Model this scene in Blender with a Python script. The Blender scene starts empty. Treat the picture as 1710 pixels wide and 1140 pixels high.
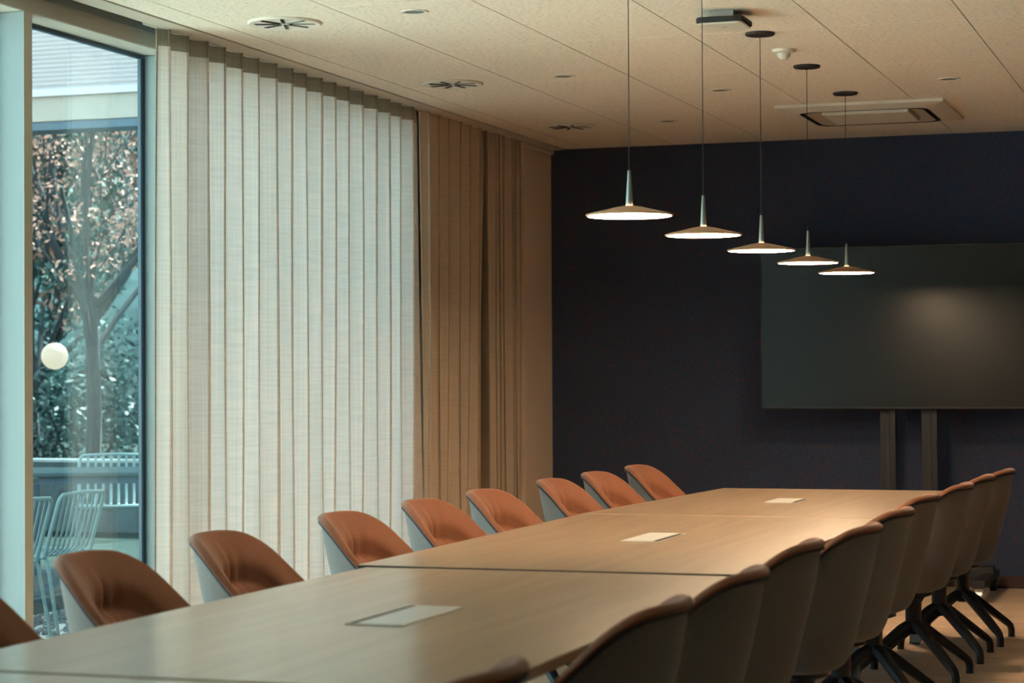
import bpy, math, random
from mathutils import Vector, Matrix
random.seed(7)
PI = math.pi
S = bpy.context.scene
COL = S.collection

# ------------------------------------------------------------------ camera
HC = 1.34
cam_d = bpy.data.cameras.new('camera'); cam = bpy.data.objects.new('camera', cam_d); COL.objects.link(cam)
def cam_axes(yaw, pitch, roll):
    fwd = Vector((-math.sin(yaw)*math.cos(pitch), math.cos(yaw)*math.cos(pitch), math.sin(pitch)))
    right = Vector((math.cos(yaw), math.sin(yaw), 0)); up = right.cross(fwd)
    c, s = math.cos(roll), math.sin(roll)
    return c*right + s*up, -s*right + c*up, fwd
_r, _u, _f = cam_axes(0.32838, 0.01495, -0.00559)
cam.matrix_world = Matrix(((_r.x, _u.x, -_f.x, 0), (_r.y, _u.y, -_f.y, 0), (_r.z, _u.z, -_f.z, HC), (0, 0, 0, 1)))
cam_d.sensor_width = 36; cam_d.lens = 3573.4/1710*36
cam_d.clip_start = .1; cam_d.clip_end = 200
cam_d.dof.use_dof = True; cam_d.dof.focus_distance = 9.6; cam_d.dof.aperture_fstop = 4.5
S.camera = cam

# ------------------------------------------------------------------ world, exposure
W = bpy.data.worlds.new('world'); S.world = W; W.use_nodes = True
bg = W.node_tree.nodes['Background']
bg.inputs[0].default_value = (0.75, 0.91, .99, 1); bg.inputs[1].default_value = 2.4
S.view_settings.view_transform = 'Standard'; S.view_settings.look = 'None'
S.view_settings.exposure = 0.75; S.view_settings.gamma = 1; S.view_settings.use_curve_mapping = False
sun_d = bpy.data.lights.new('sun', 'SUN'); sun = bpy.data.objects.new('sun', sun_d); COL.objects.link(sun)
sun_d.energy = 34.0; sun_d.angle = math.radians(4); sun_d.color = (1, .94, .86)
sun.rotation_euler = Vector((-.10, -.49, -.866)).to_track_quat('-Z', 'Y').to_euler()
LAMP_E = 60.0

# ------------------------------------------------------------------ helpers
class MB:
    def __init__(s): s.v = []; s.f = []
    def add(s, vs, fs):
        o = len(s.v); s.v += [tuple(v) for v in vs]; s.f += [tuple(i+o for i in f) for f in fs]
        return s
    def box(s, x0, y0, z0, x1, y1, z1, b=0):
        if b <= 0:
            s.add([(x0,y0,z0),(x1,y0,z0),(x1,y1,z0),(x0,y1,z0),(x0,y0,z1),(x1,y0,z1),(x1,y1,z1),(x0,y1,z1)],
                  [(3,2,1,0),(4,5,6,7),(0,1,5,4),(1,2,6,5),(2,3,7,6),(3,0,4,7)])
        else:
            s.prism([(x0,y0),(x1,y0),(x1,y1),(x0,y1)], z0, z1, b)
        return s
    def prism(s, poly, z0, z1, b=0):
        n = len(poly); cx = sum(p[0] for p in poly)/n; cy = sum(p[1] for p in poly)/n
        def ins(d):
            out = []
            for i in range(n):
                p, q, r_ = Vector(poly[i-1]), Vector(poly[i]), Vector(poly[(i+1) % n])
                a = (q-p).normalized(); c = (r_-q).normalized()
                na = Vector((-a.y, a.x)); nc = Vector((-c.y, c.x))
                m = (na+nc); m = m/max(m.dot(na), 1e-6)
                out.append((q.x+m.x*d, q.y+m.y*d))
            return out
        rings = [(ins(b), z0), (poly, z0+b), (poly, z1-b), (ins(b), z1)] if b > 0 else [(poly, z0), (poly, z1)]
        vs = [(p[0], p[1], z) for R_, z in rings for p in R_]
        fs = [tuple(range(n))[::-1], tuple(range(len(vs)-n, len(vs)))]
        for k in range(len(rings)-1):
            for i in range(n):
                j = (i+1) % n; fs.append((k*n+i, k*n+j, (k+1)*n+j, (k+1)*n+i))
        return s.add(vs, fs)
    def tube(s, pts, r, n=8, cap=True, flat=1.0):
        pts = [Vector(p) for p in pts]; m = len(pts)
        rs = r if isinstance(r, (list, tuple)) else [r]*m
        vs = []; ref = None
        for i, p in enumerate(pts):
            d = (pts[min(i+1, m-1)] - pts[max(i-1, 0)]).normalized()
            if ref is None:
                ref = Vector((0,0,1)) if abs(d.z) < .9 else Vector((1,0,0))
            a = (ref - d*ref.dot(d)).normalized(); b_ = d.cross(a); ref = a
            for k in range(n):
                t = 2*PI*k/n; vs.append(p + (a*math.cos(t)*flat + b_*math.sin(t))*rs[i])
        fs = []
        for i in range(m-1):
            for k in range(n):
                l = (k+1) % n; fs.append((i*n+k, i*n+l, (i+1)*n+l, (i+1)*n+k))
        if cap: fs += [tuple(range(n))[::-1], tuple(range((m-1)*n, m*n))]
        return s.add(vs, fs)
    def lathe(s, prof, n=32, c=(0,0,0)):
        vs = []; fs = []
        m = len(prof)
        for r_, z in prof:
            for k in range(n):
                t = 2*PI*k/n; vs.append((c[0]+r_*math.cos(t), c[1]+r_*math.sin(t), c[2]+z))
        for i in range(m-1):
            for k in range(n):
                l = (k+1) % n; fs.append((i*n+k, i*n+l, (i+1)*n+l, (i+1)*n+k))
        return s.add(vs, fs)
    def disc(s, r_, z, n=32, c=(0,0,0), up=True):
        vs = [(c[0]+r_*math.cos(2*PI*k/n), c[1]+r_*math.sin(2*PI*k/n), c[2]+z) for k in range(n)]
        f = tuple(range(n)); return s.add(vs, [f if up else f[::-1]])
    def grid(s, fn, nu, nv):
        vs = [fn(i/nu, j/nv) for j in range(nv+1) for i in range(nu+1)]
        fs = [(j*(nu+1)+i, j*(nu+1)+i+1, (j+1)*(nu+1)+i+1, (j+1)*(nu+1)+i) for j in range(nv) for i in range(nu)]
        return s.add(vs, fs)
    def mesh(s, name, m, smooth=True):
        me = bpy.data.meshes.new(name); me.from_pydata(s.v, [], s.f); me.validate(); me.update()
        if m: me.materials.append(m)
        if smooth:
            for p in me.polygons: p.use_smooth = True
            try: me.set_sharp_from_angle(angle=math.radians(38))
            except Exception: pass
        return me
    def build(s, name, m, parent=None, loc=(0,0,0), smooth=True):
        return link(name, s.mesh(name, m, smooth), parent, loc)

def link(name, me, parent=None, loc=(0,0,0)):
    o = bpy.data.objects.new(name, me); COL.objects.link(o); o.location = loc
    if parent: o.parent = parent
    return o
def tag(o, label=None, cat=None, group=None, kind=None):
    if label: o['label'] = label
    if cat: o['category'] = cat
    if group: o['group'] = group
    if kind: o['kind'] = kind
    return o
def empty(name, loc=(0,0,0), rz=0):
    o = bpy.data.objects.new(name, None); COL.objects.link(o); o.location = loc; o.rotation_euler = (0,0,rz)
    o.empty_display_size = .1
    return o
def struct(name, mb, m, parent=None):
    o = mb.build(name, m, parent, smooth=False)
    if not parent: o['kind'] = 'structure'
    return o
def copy_tree(o, parent=None):
    c = o.copy(); COL.objects.link(c); c.parent = parent
    for ch in list(o.children): copy_tree(ch, c)
    return c

# ------------------------------------------------------------------ materials
def new_mat(name):
    m = bpy.data.materials.new(name); m.use_nodes = True
    nt = m.node_tree; return m, nt, nt.nodes['Principled BSDF']
def N(nt, t, **kw):
    n = nt.nodes.new(t)
    for k, v in kw.items():
        if k in n.inputs: n.inputs[k].default_value = v
        else: setattr(n, k, v)
    return n
def mat(name, col, rough=.6, metal=0, var=0, scale=(8,8,8), bump=0, bscale=(60,60,60), col2=None, detail=4, sheen=0, spec=None, lo=.35, hi=.65, coat=0):
    m, nt, b = new_mat(name)
    b.inputs['Roughness'].default_value = rough; b.inputs['Metallic'].default_value = metal
    if spec is not None: b.inputs['Specular IOR Level'].default_value = spec
    if coat: b.inputs['Coat Weight'].default_value = coat; b.inputs['Coat Roughness'].default_value = .18
    if sheen: b.inputs['Sheen Weight'].default_value = sheen; b.inputs['Sheen Roughness'].default_value = .4
    b.inputs['Base Color'].default_value = (*col, 1)
    if var or col2 or bump:
        tc = N(nt, 'ShaderNodeTexCoord')
    if var or col2:
        mp = N(nt, 'ShaderNodeMapping'); mp.inputs['Scale'].default_value = scale
        nz = N(nt, 'ShaderNodeTexNoise', Scale=1.0, Detail=detail)
        rp = N(nt, 'ShaderNodeValToRGB')
        c2 = col2 or tuple(max(0, c*(1-var)) for c in col)
        rp.color_ramp.elements[0].position = lo; rp.color_ramp.elements[1].position = hi
        rp.color_ramp.elements[0].color = (*c2, 1); rp.color_ramp.elements[1].color = (*col, 1)
        nt.links.new(tc.outputs['Object'], mp.inputs[0]); nt.links.new(mp.outputs[0], nz.inputs[0])
        nt.links.new(nz.outputs[0], rp.inputs[0]); nt.links.new(rp.outputs[0], b.inputs['Base Color'])
    if bump:
        mp2 = N(nt, 'ShaderNodeMapping'); mp2.inputs['Scale'].default_value = bscale
        n2 = N(nt, 'ShaderNodeTexNoise', Scale=1.0, Detail=3.0)
        bp = N(nt, 'ShaderNodeBump', Strength=bump, Distance=.004)
        nt.links.new(tc.outputs['Object'], mp2.inputs[0]); nt.links.new(mp2.outputs[0], n2.inputs[0])
        nt.links.new(n2.outputs[0], bp.inputs['Height']); nt.links.new(bp.outputs[0], b.inputs['Normal'])
    return m
def emit(name, col, s, base=1):
    m, nt, b = new_mat(name)
    b.inputs['Base Color'].default_value = (*[c*base for c in col], 1)
    b.inputs['Emission Color'].default_value = (*col, 1); b.inputs['Emission Strength'].default_value = s
    return m
M = {}
M['ceiling_gap'] = mat('ceiling_gap', (.16,.11,.07), .9)
M['wood_wool'] = mat('wood_wool', (.84,.77,.66), .95, col2=(.46,.38,.29), scale=(45,110,110), bump=.8, bscale=(45,120,120), detail=6, lo=.26, hi=.47)
M['trim_paint'] = mat('trim_paint', (.60,.55,.47), .6)
M['beige_wall'] = mat('beige_wall', (.80,.66,.53), .8, var=.05, scale=(3,3,3), bump=.1)
M['dark_felt'] = mat('dark_felt', (.042,.066,.122), .95, col2=(.125,.064,.075), scale=(95,95,95), bump=.6, bscale=(130,130,130), detail=6, lo=.34, hi=.47, spec=.15)
M['grey_wall'] = mat('grey_wall', (.12,.11,.105), .85, var=.05, scale=(3,3,3))
M['oak_floor'] = mat('oak_floor', (.70,.52,.37), .5, col2=(.56,.40,.28), scale=(1.4,34,34), bump=.15, bscale=(4,90,90))
M['floor_gap'] = mat('floor_gap', (.06,.045,.03), .9)
M['oak_top'] = mat('oak_top', (.45,.325,.215), .3, col2=(.365,.258,.165), scale=(22,1.1,20), bump=.05, bscale=(120,4,60), detail=6, spec=.55, coat=.8)
M['oak_edge'] = mat('oak_edge', (.07,.05,.035), .6)
M['white_frame'] = mat('white_frame', (.23,.29,.30), .45, var=.03, scale=(30,30,1))
M['beige_frame'] = mat('beige_frame', (.40,.39,.34), .55)
M['gasket'] = mat('gasket', (.02,.05,.08), .5)
M['dark_metal'] = mat('dark_metal', (.016,.018,.022), .42, spec=.4)
M['black_plastic'] = mat('black_plastic', (.013,.014,.018), .5)
M['white_plastic'] = mat('white_plastic', (.72,.68,.60), .45)
M['ac_shaded'] = mat('ac_shaded', (.50,.43,.35), .6)  # shade of the recessed ring put into a darker colour
M['black_slot'] = mat('black_slot', (.01,.01,.012), .8)
M['grey_grille'] = mat('grey_grille', (.18,.19,.18), .7)
M['alu'] = mat('alu', (.55,.56,.54), .35, metal=.85)
M['steel_box'] = mat('steel_box', (.62,.64,.62), .28, metal=.35)
M['stem_metal'] = mat('stem_metal', (.30,.33,.30), .32, metal=.8)
M['bronze'] = mat('bronze', (.46,.26,.14), .5)
M['rust_fabric'] = mat('rust_fabric', (.235,.084,.040), .9, col2=(.185,.066,.030), scale=(260,260,260), bump=.25, bscale=(420,420,420), sheen=.2)
M['grey_fabric'] = mat('grey_fabric', (.20,.178,.168), .95, col2=(.145,.130,.122), scale=(260,260,260), bump=.25, bscale=(420,420,420), sheen=.15)
M['piping'] = mat('piping', (.03,.033,.04), .7)
M['screen'] = mat('screen', (.010,.014,.016), .24, spec=.4)
M['lamp_glow'] = emit('lamp_glow', (1, .70, .43), LAMP_E)
M['globe_glow'] = emit('globe_glow', (1, .74, .54), .80, .02)
# outside
M['pale_metal'] = mat('pale_metal', (.16,.235,.24), .5)
M['pale_table'] = mat('pale_table', (.07,.10,.105), .95, spec=.1)
M['gravel'] = mat('gravel', (.20,.21,.21), .95, col2=(.05,.06,.07), scale=(30,30,30), spec=.1)
M['paving'] = mat('paving', (.075,.095,.10), .95, var=.3, scale=(12,12,12), spec=.1)
M['cladding'] = mat('cladding', (.48,.42,.43), .6, spec=.2)
M['cream_beam'] = mat('cream_beam', (.34,.29,.25), .7, var=.06, scale=(4,4,4))
M['blue_steel'] = mat('blue_steel', (.05,.085,.12), .5)
M['bark'] = mat('bark', (.030,.040,.045), .9, var=.4, scale=(20,20,4))
M['leaf_pink'] = mat('leaf_pink', (.42,.22,.165), .7, col2=(.50,.36,.31), scale=(2,2,2), spec=.2)
M['leaf_green'] = mat('leaf_green', (.065,.15,.135), .6, col2=(.035,.085,.08), scale=(3,3,3), spec=.2)
M['leaf_dark'] = mat('leaf_dark', (.03,.075,.065), .6, col2=(.015,.04,.04), scale=(3,3,3))
M['bounce_paving'] = mat('bounce_paving', (.60,.57,.52), .9, var=.15, scale=(6,6,6))
M['hill'] = mat('hill', (.035,.062,.064), .95, col2=(.014,.028,.03), scale=(.9,.9,.9), detail=8, spec=.05)
M['dark_ground'] = mat('dark_ground', (.016,.026,.024), .95, var=.4, scale=(4,4,4), spec=.05)

def glass_mat():
    m, nt, b = new_mat('window_glass'); nt.nodes.remove(b)
    out = nt.nodes['Material Output']
    tr = N(nt, 'ShaderNodeBsdfTransparent'); tr.inputs[0].default_value = (.80,.945,.955,1)
    gl = N(nt, 'ShaderNodeBsdfGlossy'); gl.inputs['Roughness'].default_value = 0.0
    lw = N(nt, 'ShaderNodeLayerWeight', Blend=.5)
    pw = N(nt, 'ShaderNodeMath', operation='POWER'); pw.inputs[1].default_value = 4.0
    ml = N(nt, 'ShaderNodeMath', operation='MULTIPLY_ADD'); ml.inputs[1].default_value = .75; ml.inputs[2].default_value = .045
    mx = N(nt, 'ShaderNodeMixShader')
    nt.links.new(lw.outputs['Facing'], pw.inputs[0]); nt.links.new(pw.outputs[0], ml.inputs[0])
    nt.links.new(ml.outputs[0], mx.inputs[0]); nt.links.new(tr.outputs[0], mx.inputs[1]); nt.links.new(gl.outputs[0], mx.inputs[2])
    nt.links.new(mx.outputs[0], out.inputs[0])
    return m
M['glass'] = glass_mat()
def cloth_mat(name, col, dark, transl, transp, tint=(1,1,1)):
    m, nt, b = new_mat(name); nt.nodes.remove(b); out = nt.nodes['Material Output']
    tc = N(nt, 'ShaderNodeTexCoord')
    fac = None
    for sc in ((900,900,9),(40,40,700)):
        mp = N(nt, 'ShaderNodeMapping'); mp.inputs['Scale'].default_value = sc
        nz = N(nt, 'ShaderNodeTexNoise', Scale=.12, Detail=3.0)
        nt.links.new(tc.outputs['Object'], mp.inputs[0]); nt.links.new(mp.outputs[0], nz.inputs[0])
        if fac is None: fac = nz.outputs[0]
        else:
            ad = N(nt, 'ShaderNodeMath', operation='ADD'); nt.links.new(fac, ad.inputs[0]); nt.links.new(nz.outputs[0], ad.inputs[1]); fac = ad.outputs[0]
    hf = N(nt, 'ShaderNodeMath', operation='MULTIPLY'); hf.inputs[1].default_value = .5; nt.links.new(fac, hf.inputs[0])
    rp = N(nt, 'ShaderNodeValToRGB'); rp.color_ramp.elements[0].position = .32; rp.color_ramp.elements[1].position = .62
    rp.color_ramp.elements[0].color = (*dark, 1); rp.color_ramp.elements[1].color = (*col, 1)
    nt.links.new(hf.outputs[0], rp.inputs[0])
    df = N(nt, 'ShaderNodeBsdfDiffuse'); tl = N(nt, 'ShaderNodeBsdfTranslucent'); tp = N(nt, 'ShaderNodeBsdfTransparent')
    nt.links.new(rp.outputs[0], df.inputs[0]); nt.links.new(rp.outputs[0], tl.inputs[0])
    a = N(nt, 'ShaderNodeMixShader'); a.inputs[0].default_value = transl
    nt.links.new(df.outputs[0], a.inputs[1]); nt.links.new(tl.outputs[0], a.inputs[2])
    c = N(nt, 'ShaderNodeMixShader'); c.inputs[0].default_value = transp
    nt.links.new(a.outputs[0], c.inputs[1]); nt.links.new(tp.outputs[0], c.inputs[2])
    nt.links.new(c.outputs[0], out.inputs[0])
    return m
M['sheer'] = cloth_mat('sheer', (.86,.775,.71), (.71,.64,.585), .42, .04)
M['sheer_band'] = cloth_mat('sheer_band', (.38,.36,.30), (.29,.275,.23), .12, 0)
M['taupe'] = cloth_mat('taupe', (.58,.48,.38), (.50,.41,.325), .03, 0)

# ------------------------------------------------------------------ room shell
CZ = 2.82                       # underside of the ceiling panels
XL, XR, Y0, Y1 = -4.42, 2.6, -2.6, 13.5
cl = struct('ceiling', MB().box(-4.66, Y0-.12, CZ+.032, XR+.1, Y1+.12, CZ+.13), M['ceiling_gap'])
xs = [-4.222, -4.072] + [-3.472 + .598*k for k in range(11)]
xs = [x for x in xs if x < XR-.05] + [XR]
ys = [Y0] + [7.92 + 1.21*k for k in range(-8, 5)] + [Y1]
cache = {}
for i in range(len(xs)-1):
    for j in range(len(ys)-1):
        w, d = round(xs[i+1]-xs[i], 3), round(ys[j+1]-ys[j], 3)
        if (w, d) not in cache:
            cache[(w, d)] = MB().box(-w/2+.0025, -d/2+.0022, 0, w/2-.0025, d/2-.0022, .032, .0006).mesh('panel', M['wood_wool'], False)
        link('panel', cache[(w, d)], cl, ((xs[i]+xs[i+1])/2, (ys[j]+ys[j+1])/2, CZ))
struct('trim_1', MB().box(-4.335, Y0, CZ-.004, -4.228, Y1, CZ+.03, .002), M['trim_paint'])          # curtain pocket edge
struct('trim_2', MB().box(-4.62, Y0, 2.745, XL, 11.10, CZ+.03, .004), M['beige_frame'])              # window head
struct('trim_3', MB().box(XL, Y0, 2.808, XL+.012, 11.10, CZ+.03), M['white_frame'])                  # pale strip over the head
# floor planks
fl = struct('floor', MB().box(XL-.2, Y0-.1, -.12, XR+.1, Y1+.12, -.012), M['floor_gap'])
pw, pl = .235, 2.3
pk = MB().box(-pl/2+.0012, -pw/2+.0012, 0, pl/2-.0012, pw/2-.0012, .012, .001).mesh('plank', M['oak_floor'], False)
rows = int((Y1-5.6)/pw)
for jr in range(rows+1):
    y = Y1 - pw/2 - jr*pw
    off = (jr*.83) % pl
    x = XL - .2 + off - pl
    while x < XR + pl/2:
        a, b = max(x, XL), min(x+pl, XR)
        if b - a > .05:
            if abs(b-a-pl) < 1e-4: me = pk
            else: me = MB().box(-(b-a)/2+.0012, -pw/2+.0012, 0, (b-a)/2-.0012, pw/2-.0012, .012, .001).mesh('plank', M['oak_floor'], False)
            link('plank', me, fl, ((a+b)/2, y, -.012))
        x += pl
yb = Y1 - (rows+1)*pw
tag(MB().box(XL, Y0, -.012, XR, yb-.001, 0).build('plank_field', M['oak_floor'], fl, smooth=False), kind='stuff')
struct('wall_back', MB().box(-4.66, Y1, 0, XR+.1, Y1+.12, CZ+.13), M['dark_felt'])
struct('baseboard_back', MB().box(-4.318, Y1-.014, .0, XR, Y1, .075, .003), mat('dark_skirting', (.05,.022,.02), .5))
wl = MB().box(-4.66, 11.10, 0, -4.44, Y1, CZ+.03); wl.box(-4.44, 12.93, 0, -4.32, Y1, CZ-.03); wl.box(-4.44, 12.90, CZ-.03, -4.30, Y1, CZ-.004)
wl.box(-4.66, Y0, 0, XL, 2.65, CZ+.03)
struct('wall_left', wl, M['beige_wall'])
struct('wall_right', MB().box(XR, Y0-.1, 0, XR+.1, Y1+.1, CZ+.13), M['grey_wall'])
struct('wall_front', MB().box(-4.66, Y0-.1, 0, XR, Y0, CZ+.13), M['grey_wall'])

# windows along the left side
XG = -4.56
posts = [2.65, 3.95, 5.55, 7.17, 8.362, 11.04]
for n, (a, b) in enumerate(zip(posts[:-1], posts[1:])):
    idx = {3: 1, 4: 2}.get(n, 5 - n)
    we = empty('window_%d' % idx, (XG, a, 0)); we['kind'] = 'structure'
    L = b - a
    pm = MB().box(-.012, 0, 0, XL-XG-.003, .06, 2.745, .003).build('post', M['white_frame'], we, smooth=False)
    MB().box(XL-XG-.003, 0, 0, XL-XG, .06, 2.745).build('post_cover', M['beige_frame'], we, smooth=False)
    MB().box(-.006, .06, .05, .006, L, 2.745).build('pane', M['glass'], we, smooth=False)
    g = MB().box(-.012, .06, 2.728, .012, L, 2.745); g.box(-.012, L-.012, .05, .014, L, 2.728); g.box(-.012, .06, .05, .012, .072, 2.728)
    g.build('gasket', M['gasket'], we, smooth=False)
    MB().box(-.006, L-.030, .05, .009, L-.012, 2.728, .002).build('sash', M['blue_steel'], we, smooth=False)
    MB().box(-.05, .06, 0, .10, L, .05, .003).build('sill', M['white_frame'], we, smooth=False)
    if b == posts[-1]:
        MB().box(-.06, L, 0, XL-XG, L+.06, 2.745, .003).build('post', M['white_frame'], we, smooth=False)

# ------------------------------------------------------------------ curtains
def sgn_pow(v, p): return math.copysign(abs(v)**p, v)
def curtain(name, y0, y1, period, amp, label, m, band=None, x0=-4.345, zt=2.813, zb=.02, bunch=None, drift=0.0, seed=1, soft=False):
    rnd = random.Random(seed)
    t = empty(name, (x0, y0, 0))
    L = y1 - y0; nf = L/period
    ph = [rnd.uniform(-1, 1) for _ in range(60)]; am = [rnd.uniform(.8, 1.15) for _ in range(60)]
    def pt(u, z):
        k = u*nf
        low = (zt - z)/(zt - zb)
        i = int(k) % 58; fr = k - int(k); sfr = fr*fr*(3-2*fr)
        wob = (ph[i]*(1-sfr) + ph[i+1]*sfr)
        a = amp*(am[i]*(1-sfr)+am[i+1]*sfr)*(1 - .12*low)
        if bunch: 
            kk = k + .35*math.sin(k*2.1+seed)
        else: kk = k
        th = 2*PI*kk + wob*.9*low
        x = a*sgn_pow(math.sin(th), 1.0 if soft else .8) + .012*low*math.sin(th*.5 + 3*low + wob)
        y = u*L + (0 if soft else .135*period*math.sin(2*th)) + drift*low**1.5*u + wob*.012*low
        return (x, y, z)
    nu = int(nf*(26 if not bunch else 18)); 
    ztb = zt - .072
    MB().grid(lambda u, v: pt(u, zb + v*(ztb - zb) if band else zb + v*(zt-zb)), nu, 26).build('cloth', m, t)
    if band:
        MB().grid(lambda u, v: pt(u, ztb + v*(zt-ztb)), nu, 2).build('heading_band', band, t)
    e = MB(); pts = [pt(0, zb + (zt-zb)*k/40) for k in range(41)]
    e.tube(pts, .006, 6).build('side_hem', band or m, t)
    tag(t, label, 'curtain', 'curtains along the window wall')
    return t
curtain('sheer_curtain', 8.10, 11.12, 3.02/17, .038, 'backlit off-white sheer curtain with darker top band in front of window', M['sheer'], M['sheer_band'], seed=3)
curtain('drape', 11.17, 12.225, .175, .042, 'taupe pleated drape hanging right beside the bright sheer curtain', M['taupe'], seed=5, drift=-.10, zt=2.812)
curtain('drape', 12.21, 12.94, .105, .048, 'tightly bunched taupe drape next to the beige wall strip', M['taupe'], bunch=True, seed=8, zt=2.812)
tr = MB().box(-4.36, 8.0, 2.816, -4.338, 12.92, CZ+.03)
tag(tr.build('curtain_track', M['white_plastic'], None, smooth=False), 'slim white curtain track in the ceiling pocket above the curtains', 'track')

# ------------------------------------------------------------------ conference table
def table_module(y0, y1, xa0, xb0, xa1, xb1, z, label):
    cy = (y0+y1)/2; cx = (xa0+xb0)/2
    t = empty('conference_table', (cx, cy, 0))
    poly = [(xa0-cx, y0-cy), (xb0-cx, y0-cy), (xb1-cx, y1-cy), (xa1-cx, y1-cy)]
    MB().prism(poly, z-.026, z, .002).build('tabletop', M['oak_top'], t, smooth=False)
    MB().box(xa0-cx+.001, y0-cy-.0015, z-.025, xb0-cx-.001, y0-cy-.0002, z-.0012).build('end_edge', M['oak_edge'], t, smooth=False)
    p2 = [(x*.94, y*.97) for x, y in poly]
    f = MB()
    for i in range(4):
        (ax, ay), (bx, by) = p2[i], p2[(i+1) % 4]
        f.tube([(ax*.86, ay*.93, z-.05), (bx*.86, by*.93, z-.05)], .022, 4)
    f.build('underframe', M['dark_metal'], t, smooth=False)
    for (px, py) in p2:
        MB().box(px*.84-.025, py*.93-.025, 0.008, px*.84+.025, py*.93+.025, z-.03, .003).build('leg', M['pale_metal'], t, smooth=False)
        MB().lathe([(0,0),(.02,0),(.02,.01),(0,.01)], 12, (px*.84, py*.93, 0)).build('foot', M['black_plastic'], t)
    return tag(t, label, 'table', 'oak conference table modules')
table_module(1.45, 3.786, -2.600, -1.375, -2.600, -1.375, .740, 'nearest oak conference table section cut off by the bottom left corner')
table_module(3.794, 6.152, -2.590, -1.372, -2.578, -1.372, .7425, 'second oak conference table section, with the largest silver cable box')
table_module(6.162, 8.645, -2.612, -1.380, -2.640, -1.385, .7475, 'third oak conference table section in the middle of the row')
table_module(8.650, 10.72, -2.640, -1.385, -2.515, -1.400, .7485, 'farthest oak conference table section, tapering towards the dark wall')
def cable_box(x0, x1, y0, y1, z, side, label):
    t = empty('cable_box', ((x0+x1)/2, (y0+y1)/2, z)); w, d = (x1-x0)/2, (y1-y0)/2
    fr = MB().box(-w, -d, 0, w, -d+.006, .002); fr.box(-w, d-.006, 0, w, d, .002); fr.box(-w, -d, 0, -w+.004, d, .002); fr.box(w-.004, -d, 0, w, d, .002)
    fr.build('rim', M['alu'], t, smooth=False)
    s0, s1 = (-w+.012, -w+.026) if side < 0 else (w-.026, w-.012)
    a, b = (s1, w-.004) if side < 0 else (-w+.004, s0)
    MB().box(a, -d+.006, 0, b, d-.006, .0035, .001).build('lid', M['steel_box'], t, smooth=False)
    MB().box(s0, -d+.02, 0, s1, d-.02, .0012).build('cable_slot', M['black_slot'], t, smooth=False)
    return tag(t, label, 'cable box', 'cable boxes set into the table')
cable_box(-2.035, -1.885, 4.72, 5.14, .7427, -1, 'silver cable box in the near table section, slot on its left')
cable_box(-2.075, -1.935, 7.26, 7.65, .7477, 1, 'silver cable box in the middle table section, slot on its right')
cable_box(-2.055, -1.905, 9.56, 9.87, .7487, 1, 'silver cable box in the farthest table section near the dark wall')

# ------------------------------------------------------------------ swivel chairs
RH = [(0,.854),(30,.856),(50,.839),(70,.765),(90,.669),(120,.588),(150,.506),(165,.470),(180,.462)]
def rim_raw(d):
    d = abs(d)
    if d > 180: d = 360 - d
    for (a, ha), (b, hb) in zip(RH[:-1], RH[1:]):
        if d <= b: return ha + (hb-ha)*(d-a)/(b-a)
    return RH[-1][1]
def rim_ang(phi):                                   # rim height, phi = 0 at the front
    d = math.degrees(phi) - 180
    return sum(rim_raw(d + k*3) for k in range(-5, 6))/11
def cat(pts, n):
    out = []; m = len(pts)
    for i in range(m-1):
        p0, p1, p2, p3 = pts[max(i-1,0)], pts[i], pts[i+1], pts[min(i+2, m-1)]
        for k in range(n):
            t = k/n
            out.append(tuple(.5*((2*b) + (-a+c)*t + (2*a-5*b+4*c-d)*t*t + (-a+3*b-3*c+d)*t**3) for a, b, c, d in zip(p0, p1, p2, p3)))
    out.append(pts[-1]); return out
def shell_R(phi):
    c, s = abs(math.cos(phi)), abs(math.sin(phi))
    a = .258 if math.cos(phi) < 0 else .262
    return 1/((c/a)**2.1 + (s/.256)**2.1)**(1/2.1)
def shell_r0(phi):
    c, s = abs(math.cos(phi)), abs(math.sin(phi))
    a = .155 if math.cos(phi) < 0 else .235
    return 1/((c/a)**2.2 + (s/.200)**2.2)**(1/2.2)
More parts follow.
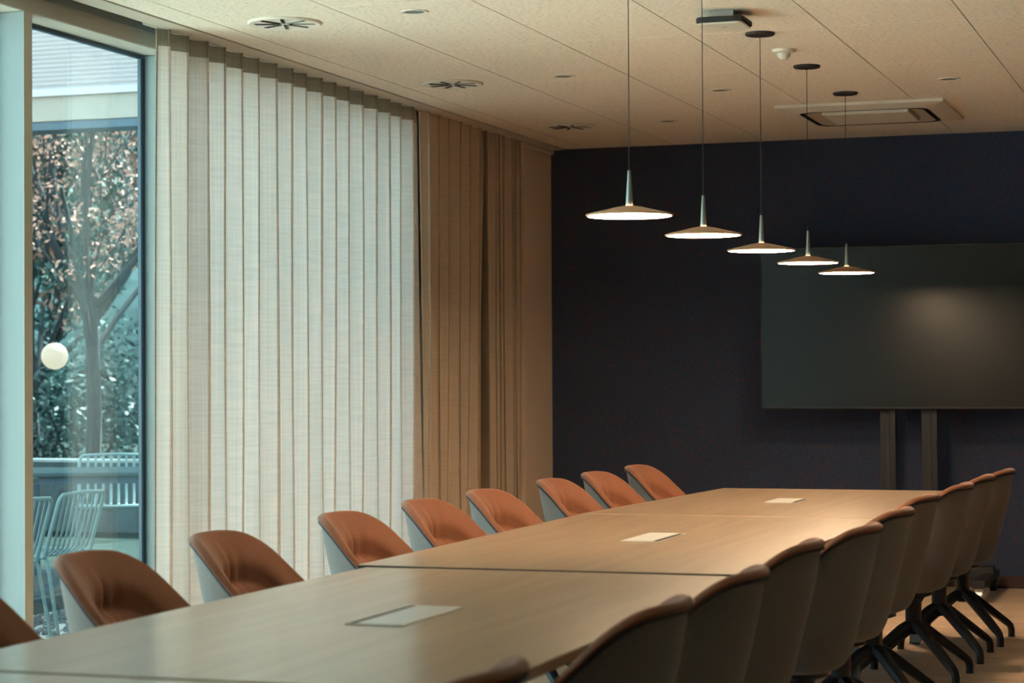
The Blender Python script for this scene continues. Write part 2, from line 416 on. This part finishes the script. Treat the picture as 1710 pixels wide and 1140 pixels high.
def make_chair():
    t = empty('swivel_chair')
    NS = 72
    def prof(phi):
        R = shell_R(phi); r0 = shell_r0(phi); H = rim_ang(phi); He = H - .024
        out = [(.02,.376),(.08,.377),(r0*.66,.385),(r0*.90,.405),(r0+(R-r0)*.16, .425+(He-.425)*.12),(r0+(R-r0)*.40, .425+(He-.425)*.36),(r0+(R-r0)*.72,.425+(He-.425)*.68),(R-.004,He)]
        k = max(0, (H-.47)/.386)
        dp = abs(phi - PI); kb = max(0, math.cos(min(dp/1.15, 1)*PI/2))**1.2
        def wall(fr, dr): return (r0+(R-r0)*fr - .052 - .012*k + dr, .47+(H-.47)*fr)
        inn = [(R-.004,He),(R+.007,H-.012),(R-.003,H-.001),(R-.015,H),(R-.030,H-.014), wall(.78, 0), wall(.66, .006*kb), wall(.59, .012*kb), wall(.52, -.020*kb), wall(.38, -.034*kb), wall(.18, -.030*kb),
               (r0-.066-.022*k,.474),(r0*.55,.468),(r0*.28,.466),(.01,.465)]
        return out, inn
    def ringmesh(which, n):
        vs = []; cols = None
        for k in range(NS):
            phi = 2*PI*k/NS
            pr = cat(prof(phi)[which], n)
            for q, (r_, z) in enumerate(pr):
                if which == 1:
                    dphi = (phi - PI)
                    if abs(dphi) < .8 and .62 < z < .83 and q > 4*4:
                        wgt = math.sin((z-.62)/.21*PI)*math.cos(dphi/.8*PI/2)
                        r_ += wgt*(.010*math.exp(-((dphi-.12)/.06)**2) + .012*math.exp(-((dphi+.16)/.05)**2) + .008*math.exp(-((dphi+.42)/.05)**2) - .003*math.cos(dphi*9))
                vs.append((r_*math.cos(phi), r_*math.sin(phi), z))
            cols = len(pr)
        fs = []
        for k in range(NS):
            l = (k+1) % NS
            for q in range(cols-1):
                f = (k*cols+q, k*cols+q+1, l*cols+q+1, l*cols+q)
                fs.append(f if which else f[::-1])
        # caps
        c = len(vs); vs.append((0,0,.376 if which == 0 else .465))
        for k in range(NS):
            l = (k+1) % NS; e = 0 if which == 0 else cols-1
            fs.append((c, k*cols+e, l*cols+e))
        return MB().add(vs, fs)
    ringmesh(0, 5).build('shell', M['grey_fabric'], t)
    ringmesh(1, 4).build('cushion', M['rust_fabric'], t)
    pip = []
    for k in range(NS+1):
        phi = 2*PI*k/NS; R = shell_R(phi); H = rim_ang(phi) - .024
        pip.append(((R+.001)*math.cos(phi), (R+.001)*math.sin(phi), H))
    MB().tube(pip, .0045, 6, cap=False).build('piping', M['piping'], t)
    MB().lathe([(0,.378),(.09,.377),(.09,.366),(.05,.352),(.036,.33),(.034,.205),(.026,.192),(0,.192)], 20).build('column', M['dark_metal'], t)
    lg = MB().tube([(.015,0,.235),(.06,0,.215),(.27,0,.075),(.292,0,.058),(.300,0,.035),(.300,0,.006)], [.030,.030,.023,.020,.019,.018], 8, flat=.8).mesh('leg', M['dark_metal'])
    gd = MB().lathe([(0,0),(.017,0),(.018,.008),(0,.012)], 12).mesh('glide', M['black_plastic'])
    for q in range(4):
        o = link('leg', lg, t); o.rotation_euler = (0,0,PI/4 + q*PI/2)
        g = link('glide', gd, o, (.300, 0, 0))
    return t
proto = make_chair()
left_y = [10.84, 10.06, 9.36, 8.43, 7.71, 6.93, 5.97, 5.19, 4.40]
right_p = [(-1.328,10.84),(-1.357,10.19),(-1.37,9.45),(-1.401,8.57),(-1.37,7.66),(-1.352,6.83),(-1.407,6.12),(-1.377,5.21),(-1.383,4.45),(-1.401,3.37)]
ORD = ['', 'second', 'third', 'fourth', 'fifth', 'sixth', 'seventh', 'eighth', 'ninth', 'tenth']
first = True
crnd = random.Random(4)
for side, pp in ((-1, [(-2.797, y) for y in left_y]), (1, right_p)):
    for i, (x, y) in enumerate(pp):
        o = proto if first else copy_tree(proto); first = False
        o.location = (x, y, 0)
        o.rotation_euler = (0, 0, (0 if side < 0 else PI) + math.radians(crnd.uniform(-2.5, 2.5)))
        desc = 'rust swivel chair on curtain side, ' if side < 0 else 'grey-backed swivel chair in right-hand row, '
        if i == 0: lab = desc + 'nearest the dark wall'
        elif i == len(pp)-1: lab = desc + 'nearest the camera and cut off'
        else: lab = desc + ORD[i] + ' from the dark wall'
        tag(o, lab, 'chair', 'swivel chairs along the conference table')

# ------------------------------------------------------------------ pendant lamps
def make_pendant():
    t = empty('pendant_lamp')
    sh = MB().lathe([(.016,.027),(.05,.021),(.10,.009),(.140,.000),(.1495,-.003),(.150,-.0065),(.147,-.009),(.142,-.009)], 64)
    sh.build('shade', M['bronze'], t)
    MB().disc(.1425, -.0085, 64, up=False).build('diffuser', M['lamp_glow'], t)
    MB().lathe([(0,.020),(.0125,.022),(.0122,.035),(.0055,.146),(.005,.148),(0,.148)], 20).build('stem', M['stem_metal'], t)
    MB().tube([(0,0,.145),(0,0,.95)], .0017, 6).build('cord', M['black_plastic'], t)
    MB().lathe([(0,-.012),(.060,-.012),(.065,-.008),(.065,0),(0,0)], 40, (0,0,.945)).build('canopy', M['black_plastic'], t)
    return t
lp = make_pendant()
plab = ['disc pendant lamp nearest the camera, leftmost and largest of five', 'second disc pendant lamp from the left over the table', 'middle disc pendant lamp of the five over the table',
        'fourth disc pendant lamp from the left, in front of the screen', 'farthest disc pendant lamp, smallest and rightmost of the five']
for i in range(5):
    o = lp if i == 0 else copy_tree(lp)
    o.location = (-1.975, 7.05 + 1.063*i, (1.884, 1.880, 1.876, 1.873, 1.870)[i])
    for c_ in o.children:
        if c_.name.startswith('canopy'): c_.location.z = CZ - .945 - o.location.z
    tag(o, plab[i], 'pendant lamp', 'disc pendant lamps in a row over the table')

# ------------------------------------------------------------------ ceiling devices
def make_diffuser():
    t = empty('air_diffuser')
    MB().lathe([(.0,-.006),(.120,-.006),(.150,-.010),(.156,-.004),(.156,0),(0,0)], 48).build('plate', M['white_plastic'], t)
    sl = MB().box(.022,-.006,-.0085,.128,.006,-.006).mesh('slot', M['black_slot'], False)
    fin = MB().box(.035,-.009,-.0105,.120,-.006,-.006).mesh('vane', M['grey_grille'], False)
    for k in range(8):
        a = link('slot', sl, t); a.rotation_euler = (0,0,k*PI/4+.35)
        b = link('vane', fin, t); b.rotation_euler = (0,0,k*PI/4+.35)
    return t
df0 = make_diffuser()
for i, (y, rz, lab) in enumerate(((8.19, 0, 'round white swirl air diffuser with black slots, nearest the camera'), (10.22, .3, 'middle round swirl air diffuser in the ceiling beside the curtain'),
                              (12.24, .1, 'farthest round swirl air diffuser, close to the dark wall'))):
    o = df0 if i == 0 else copy_tree(df0)
    o.location = (-3.793, y, CZ); o.rotation_euler = (0,0,rz); tag(o, lab, 'air diffuser', 'swirl diffusers in the ceiling')
def make_downlight():
    t = empty('downlight')
    MB().lathe([(.040,-.001),(.044,-.004),(.056,-.004),(.058,-.001),(.058,0)], 32).build('ring', M['white_plastic'], t)
    MB().lathe([(.041,-.002),(.036,-.0012),(.012,-.0010),(0,-.0010)], 32).build('reflector', M['grey_grille'], t)
    return t
dl0 = make_downlight()
for i, (x, y, lab) in enumerate(((-3.182, 8.13, 'recessed downlight near the top edge, closest to the camera'), (-3.182, 10.16, 'recessed downlight left of the first pendant cord'),
                             (-3.18, 12.20, 'recessed downlight farthest back, left of the first pendant cord'), (-2.572, 10.96, 'recessed downlight between second and third pendant cords'), (-1.387, 10.96, 'recessed downlight right of the ceiling air conditioner, above its corner'))):
    o = dl0 if i == 0 else copy_tree(dl0)
    o.location = (x, y, CZ); tag(o, lab, 'downlight', 'recessed downlights in the ceiling')
# air conditioner cassette
ac = empty('ceiling_air_conditioner', (-1.98, 12.18, CZ)); h = .465
def rrect(w, r_, n=6):
    out = []
    for q, (sx, sy) in enumerate(((1,-1),(1,1),(-1,1),(-1,-1))):
        for k in range(n+1):
            t_ = -PI/2 + q*PI/2 + k*PI/2/n; out.append((sx*(w-r_) + r_*math.cos(t_), sy*(w-r_) + r_*math.sin(t_)))
    return out
def rings(mb, spec):
    n = len(rrect(.1, .01)); vs = []
    for w, r_, z in spec: vs += [(x, y, z) for x, y in rrect(w, r_)]
    mb.add(vs, [(k*n+(i_+1) % n, k*n+i_, (k+1)*n+i_, (k+1)*n+(i_+1) % n) for k in range(len(spec)-1) for i_ in range(n)])
    return mb
rings(MB(), [(h, .004, 0), (h, .004, -.016), (.36, .10, -.034)]).build('frame', M['white_plastic'], ac, smooth=False)
rings(MB(), [(.36, .10, -.034), (.357, .098, -.016), (.333, .085, -.014), (.330, .083, -.034)]).build('air_outlet', M['black_slot'], ac, smooth=False)
rings(MB(), [(.330, .083, -.034), (.245, .02, -.016)]).build('inner_frame', M['ac_shaded'], ac, smooth=False)
MB().box(-.24,-.24,-.040,.24,.24,-.012,.004).build('intake_grille', M['white_plastic'], ac, smooth=False)
tag(ac, 'square ceiling air conditioner cassette with dark outlet slots before the dark wall', 'air conditioner')
ap = empty('wireless_access_point', (-2.0, 8.60, CZ))
MB().box(-.05,-.05,-.03,.05,.05,0).build('bracket', M['alu'], ap, smooth=False)
MB().prism(rrect(.100,.025), -.052, -.03, .004).build('body', M['black_plastic'], ap, smooth=False)
MB().prism(rrect(.094,.024), -.060, -.052, .003).build('cover', M['white_plastic'], ap, smooth=False)
MB().lathe([(0,-.0612),(.012,-.0612),(.013,-.060),(0,-.060)], 20).build('emblem', M['alu'], ap)
tag(ap, 'flat square wireless access point with dark sides under the ceiling', 'access point')
pr = empty('motion_sensor', (-1.975, 9.69, CZ))
MB().lathe([(.0,-.018),(.030,-.018),(.052,-.014),(.056,-.004),(.056,0),(0,0)], 36).build('base', M['white_plastic'], pr)
MB().lathe([(.032,-.016),(.031,-.028),(.024,-.040),(.012,-.047),(0,-.048)], 28).build('lens_dome', M['white_plastic'], pr)
tag(pr, 'small white dome motion sensor on the ceiling between two canopies', 'motion sensor')

# ------------------------------------------------------------------ screen on a mobile stand
sc = empty('screen_on_stand', (-1.915, 13.0, 0))
MB().box(-.888,-.01,1.112,.888,.06,2.105,.004).build('housing', M['black_plastic'], sc, smooth=False)
MB().box(-.876,-.0125,1.124,.876,-.0098,2.093).build('display', M['screen'], sc, smooth=False)
for x in (-.125, .125):
    p = MB().box(x-.045,.07,.14,x+.045,.13,1.62,.004).build('post', M['dark_metal'], sc, smooth=False)
    MB().box(x-.010,.064,.16,x+.010,.07,1.60).build('rail_groove', M['piping'], p, smooth=False)
MB().box(-.40,.06,1.35,.40,.075,1.85).build('mount_plate', M['dark_metal'], sc, smooth=False)
MB().box(-.50,.04,.10,.50,.15,.17,.005).build('base_bar', M['dark_metal'], sc, smooth=False)
for x in (-.47, .47):
    f = MB().box(x-.035,-.46,.085,x+.035,.36,.13,.006).build('base_foot', M['dark_metal'], sc, smooth=False)
    for y in (-.42, .32):
        wv = MB(); 
        wv.tube([(x-.018,y,.040),(x+.018,y,.040)], .040, 18)
        wv.box(x-.024,y-.02,.05,x+.024,y+.02,.088)
        wv.build('castor', M['alu'] if y < 0 else M['dark_metal'], f)
MB().box(-.22,-.10,.17,.22,.14,.19,.003).build('tray', M['dark_metal'], sc, smooth=False)
tag(sc, 'large dark flat screen on a two-post wheeled stand before the dark wall', 'screen')
tag(MB().tube([(-1.62,12.9,.6),(-1.60,12.7,.33),(-1.66,12.3,.16),(-1.80,11.6,.08),(-1.95,10.9,.12),(-2.0,10.3,.4)], .006, 8).build('cable', M['black_plastic']), 'black cable sagging between screen stand and table end', 'cable')

# ------------------------------------------------------------------ outside
struct('terrace', MB().box(-40, -8, -.30, -4.66, 60, -.115), M['bounce_paving'])  # unseen stretch by the near windows kept pale to bounce sun onto the ceiling
struct('paving_slab', MB().box(-30, 7.6, -.115, -7.05, 13.3, -.015, .004), M['paving'])
struct('kerb', MB().box(-7.05, 7.6, -.115, -6.97, 13.3, -.02, .006), M['pale_table'])
g = MB(); rg = random.Random(11)
for k in range(9000):
    x = rg.uniform(-6.94, -4.75); y = rg.uniform(7.6, 13.5); s = rg.uniform(.010, .024)
    a = rg.uniform(0, PI); c, d = math.cos(a)*s, math.sin(a)*s; hz = s*rg.uniform(.5, .8); z = -.118
    g.add([(x+c,y+d,z+hz*.3),(x-d,y+c,z+hz*.4),(x-c*1.2,y-d*1.2,z+hz*.3),(x+d,y-c,z+hz*.4),(x+c*.2,y+d*.1,z+hz*1.5)], [(0,1,4),(1,2,4),(2,3,4),(3,0,4)])
tag(g.build('gravel', M['gravel'], smooth=False), 'pale grey gravel strip outside the window below the metal chairs', 'gravel', kind='stuff')

def make_outdoor_chair():
    t = empty('outdoor_chair'); r_ = .011
    # local: front = +x, back at -x
    def leg(sy):
        MB().tube([(-.20,sy*.24,.43),(-.215,sy*.245,.40),(-.29,sy*.255,0)], r_, 8).build('leg', M['pale_metal'], t)
        MB().tube([(.22,sy*.24,.43),(.235,sy*.245,.40),(.255,sy*.255,0)], r_, 8).build('leg', M['pale_metal'], t)
    leg(1); leg(-1)
    bk = [(-.20,-.25,.43),(-.235,-.25,.56),(-.29,-.25,.74),(-.298,-.243,.765),(-.302,-.22,.782),(-.305,0,.790),(-.302,.22,.782),(-.298,.243,.765),(-.29,.25,.74),(-.235,.25,.56),(-.20,.25,.43)]
    MB().tube(bk, r_*1.15, 8).build('back_frame', M['pale_metal'], t)
    for k in range(8):
        y = -.19 + k*.38/7
        MB().tube([(-.30,y,.780),(-.292,y,.755),(-.25,y,.58),(-.215,y,.47),(-.17,y,.435)], .011, 6, flat=.5).build('back_slat', M['pale_metal'], t)
    MB().tube([(-.20,-.25,.43),(.20,-.25,.44),(.235,-.24,.44),(.245,-.2,.44),(.245,.2,.44),(.235,.24,.44),(.20,.25,.44),(-.20,.25,.43)], r_, 8).build('seat_frame', M['pale_metal'], t)
    for k in range(8):
        x = -.16 + k*.37/7
        MB().tube([(x,-.245,.437),(x,0,.427),(x,.245,.437)], .013, 6, flat=.5).build('seat_slat', M['pale_metal'], t)
    return t
oc = make_outdoor_chair()
spots = [(-6.61, 10.855, 180, 'pale metal slatted garden chair in the middle of the window view'),
         (-6.52, 10.12, 180, 'pale metal garden chair partly hidden by the window post'),
         (-7.55, 13.42, -62, 'pale metal garden chair on the far side of the dark-edged table')]
for i, (x, y, a, lab) in enumerate(spots):
    o = oc if i == 0 else copy_tree(oc)
    o.location = (x, y, -.115 if i < 2 else -.015); o.rotation_euler = (0,0,math.radians(a)); tag(o, lab, 'chair', 'garden chairs outside the window')
def out_table(x, y, rz, w, d, h, z0, m, lab):
    t = empty('outdoor_table', (x, y, z0), rz)
    MB().box(-w/2,-d/2,h-.03,w/2,d/2,h,.006).build('tabletop', m, t, smooth=False)
    MB().box(-w/2+.03,-d/2+.03,h-.075,w/2-.03,d/2-.03,h-.03).build('apron', M['blue_steel'], t, smooth=False)
    for sx in (-1,1):
        for sy in (-1,1):
            MB().box(sx*(w/2-.06)-.02, sy*(d/2-.06)-.02, 0, sx*(w/2-.06)+.02, sy*(d/2-.06)+.02, h-.075).build('leg', M['blue_steel'], t, smooth=False)
    tag(t, lab, 'table', 'garden tables outside the window')
out_table(-7.45, 10.5, 0, .8, 2.2, .73, -.015, M['pale_table'], 'pale garden table at the left in front of the metal chairs')
out_table(-7.0, 12.75, .45, 1.5, .85, .73, -.015, M['pale_table'], 'pale garden table with dark edge behind the metal chair')
struct('dark_ground', MB().box(-40, 13.3, -.115, -4.7, 60, -.017), M['dark_ground'])  # dark surface added to hold down the sunlit strip past the wing's shadow
# low wall and hedge
tag(MB().box(-16, 16.2, -.015, -7, 16.5, .62, .02).build('garden_wall', M['paving'], smooth=False), 'low dark garden wall behind the outdoor tables', 'wall')
# neighbouring wing with ribbed cladding over an open passage
nb = empty('neighbouring_building', (-9, 15, 0))
cw = MB()
nr = 290
prof = []
for k in range(nr*4+1):
    prof.append((-.012*math.sin(2*PI*k/4)-.012, 3.63 + k*.0355/4))
vs = []
for (dy, z) in prof: vs += [(-7, dy, z), (6, dy, z)]
cw.add(vs, [(2*i, 2*i+1, 2*i+3, 2*i+2) for i in range(len(prof)-1)])
cw.build('ribbed_cladding', M['cladding'], nb)
MB().box(-7,0,3.37,6,.25,14.0).build('wall_core', M['cladding'], nb, smooth=False)  # unseen upper height added to cast shade on the terrace
MB().box(-7,-.10,3.565,6,-.002,3.625,.004).build('fascia', M['cladding'], nb, smooth=False)
MB().box(-7,-.06,3.37,6,-.002,3.565,.004).build('cream_beam', M['cream_beam'], nb, smooth=False)
MB().box(-7,-.05,3.30,6,.22,3.368,.004).build('steel_beam', M['blue_steel'], nb, smooth=False)
for x in (-6.6, 5.6):
    MB().box(x-.08,.02,-.015,x+.08,.18,3.31).build('column', M['blue_steel'], nb, smooth=False)
tag(nb, 'white ribbed building wing with cream and blue beam above the trees', 'building')
gl = empty('globe_lamp', (-9.0, 15.05, 1.50))
MB().lathe([(.107*math.sin(PI*k/20), .107*math.cos(PI*k/20)) for k in range(21)], 32).build('globe', M['globe_glow'], gl)
MB().lathe([(0,.12),(.018,.12),(.02,.10),(0,.10)], 12).build('cap', M['dark_metal'], gl)
MB().tube([(0,0,.12),(0,0,1.80)], .0015, 5).build('cord', M['dark_metal'], gl)
tag(gl, 'warm glowing round globe lamp outside the window', 'lamp')

def leaves(mb, c, rad, n, size, rnd, squash=1):
    for _ in range(n):
        while True:
            p = Vector((rnd.uniform(-1,1), rnd.uniform(-1,1), rnd.uniform(-1,1)))
            if p.length < 1: break
        p = Vector(c) + Vector((p.x*rad, p.y*rad, p.z*rad*squash))
        a = Vector((rnd.gauss(0,1), rnd.gauss(0,1), rnd.gauss(0,1))).normalized()
        b = a.cross(Vector((rnd.gauss(0,1), rnd.gauss(0,1), rnd.gauss(0,1)))).normalized()
        s = size*rnd.uniform(.6, 1.3)
        mb.add([p-a*s, p+b*s*.45, p+a*s, p-b*s*.45], [(0,1,2,3)])
def tree(loc, seed, label, trunk_h, limbs, height, spread, m, nleaf, size, lm2=None, r0=.10):
    rnd = random.Random(seed); t = empty('tree', loc)
    tb = MB(); tips = []
    tb.tube([(0,0,0),(.03,.02,trunk_h*.5),(0,0,trunk_h)], [r0*1.15, r0, r0*.9], 10)
    tb.build('trunk', M['bark'], t)
    bb = MB()
    def branch(p, d, L, r_, dep):
        pts = [p]; q = p; dd = d
        for k in range(4):
            dd = (dd + Vector((rnd.uniform(-.16,.16), rnd.uniform(-.16,.16), rnd.uniform(.0,.12)))).normalized()
            q = q + dd*L/4; pts.append(q)
        bb.tube(pts, [r_, r_*.9, r_*.8, r_*.7, r_*.55], 6)
        tips.append(q); tips.append(pts[2])
        if dep > 0:
            for k in range(3 if dep > 1 else 3):
                i = rnd.choice((1,2,3,4,4))
                nd = (dd + Vector((rnd.uniform(-.75,.75), rnd.uniform(-.75,.75), rnd.uniform(-.15,.55)))).normalized()
                branch(pts[i], nd, L*rnd.uniform(.5,.75), r_*.52, dep-1)
    for k in range(limbs):
        a = 2*PI*k/limbs + rnd.uniform(-.3,.3); sp = spread*rnd.uniform(.3, 1)
        d = Vector((math.cos(a)*sp, math.sin(a)*sp, 1)).normalized()
        branch(Vector((0,0,trunk_h*rnd.uniform(.72,.99))), d, height*rnd.uniform(.4,.55), r0*.5, 3)
    bb.build('branches', M['bark'], t)
    for mm, share in ((m, .7), (lm2, .3)) if lm2 else ((m, 1),):
        lf = MB()
        for _ in range(int(nleaf*share/14)):
            c = rnd.choice(tips); leaves(lf, c, .22, 14, size, rnd, .7)
        tag(lf.build('foliage', mm, t, smooth=False), kind='stuff')
    return tag(t, label, 'tree', 'garden trees outside the window')
tree((-10.95, 19.0, -.115), 5, 'spreading tree with pinkish leaves framed in the middle of the window', 2.25, 9, 4.6, .95, M['leaf_pink'], 17000, .032, M['leaf_green'], r0=.075)
tree((-11.0, 22.4, -.115), 9, 'darker tree at the right edge of the window view', 1.5, 6, 4.8, .8, M['leaf_pink'], 14000, .05, M['leaf_green'], r0=.09)
tree((-14.4, 23.5, -.115), 12, 'tree at the left behind the pinkish tree', 1.2, 6, 5.2, .8, M['leaf_green'], 16000, .06, M['leaf_pink'], r0=.09)
tree((-13.4, 28.4, -.115), 15, 'tall far tree behind the pinkish tree', 1.2, 7, 7.0, .8, M['leaf_green'], 20000, .09, M['leaf_pink'], r0=.12)
tree((-19.2, 31.0, -.115), 18, 'tall far tree at the left of the window view', 1.2, 7, 7.0, .8, M['leaf_green'], 20000, .09, M['leaf_pink'], r0=.12)
hr = random.Random(21)
for i, (x, y, r_, hh) in enumerate(((-12.6,18.9,.85,.8),(-11.7,20.2,.85,.9),(-9.7,19.6,.85,.85),(-8.9,17.8,.8,.8),(-14.1,20.6,1.0,1.0),(-12.6,24.6,1.6,1.3),(-16.0,26.6,1.7,1.4),(-9.6,24.6,1.4,1.3))):
    t = empty('shrub', (x, y, -.115))
    b = MB()
    for k in range(5):
        a = hr.uniform(0, 2*PI); b.tube([(0,0,0),(math.cos(a)*.2,math.sin(a)*.2,hh*.6),(math.cos(a)*.45,math.sin(a)*.45,hh*1.3)], [.025,.018,.008], 5)
    b.build('stems', M['bark'], t)
    f = MB(); leaves(f, (0,0,hh*.95), r_, 2200, .05, hr, hh/r_*.95)
    tag(f.build('foliage', M['leaf_dark'] if i % 2 else M['leaf_green'], t, smooth=False), kind='stuff')
    pos = ['left front of the hedge', 'second from the left in the front hedge', 'below the pinkish tree', 'at the right end of the front hedge', 'outermost left in the hedge', 'behind the hedge in the middle', 'far back at the left', 'far back at the right']
    tag(t, 'leafy green shrub outside, ' + pos[i], 'shrub', 'garden shrubs outside the window')

# wooded slope far behind the garden
hb = MB(); hrn = random.Random(31)
ph_ = [(hrn.uniform(.15,1.6), hrn.uniform(.15,1.6), hrn.uniform(0,6), hrn.uniform(.15,.55)) for _ in range(24)]
def slope(u, v):
    x = -55 + u*60; y = 38 + v*22
    z = -.1 + 7.0*min(1, v*2.2)**.6 + min(1, v*4)*sum(a*math.sin(p*x+q*y+r_) for p, q, r_, a in ph_)*.45
    return (x, y, z)
hb.grid(slope, 150, 50)
struct('hillside', hb, M['hill'])
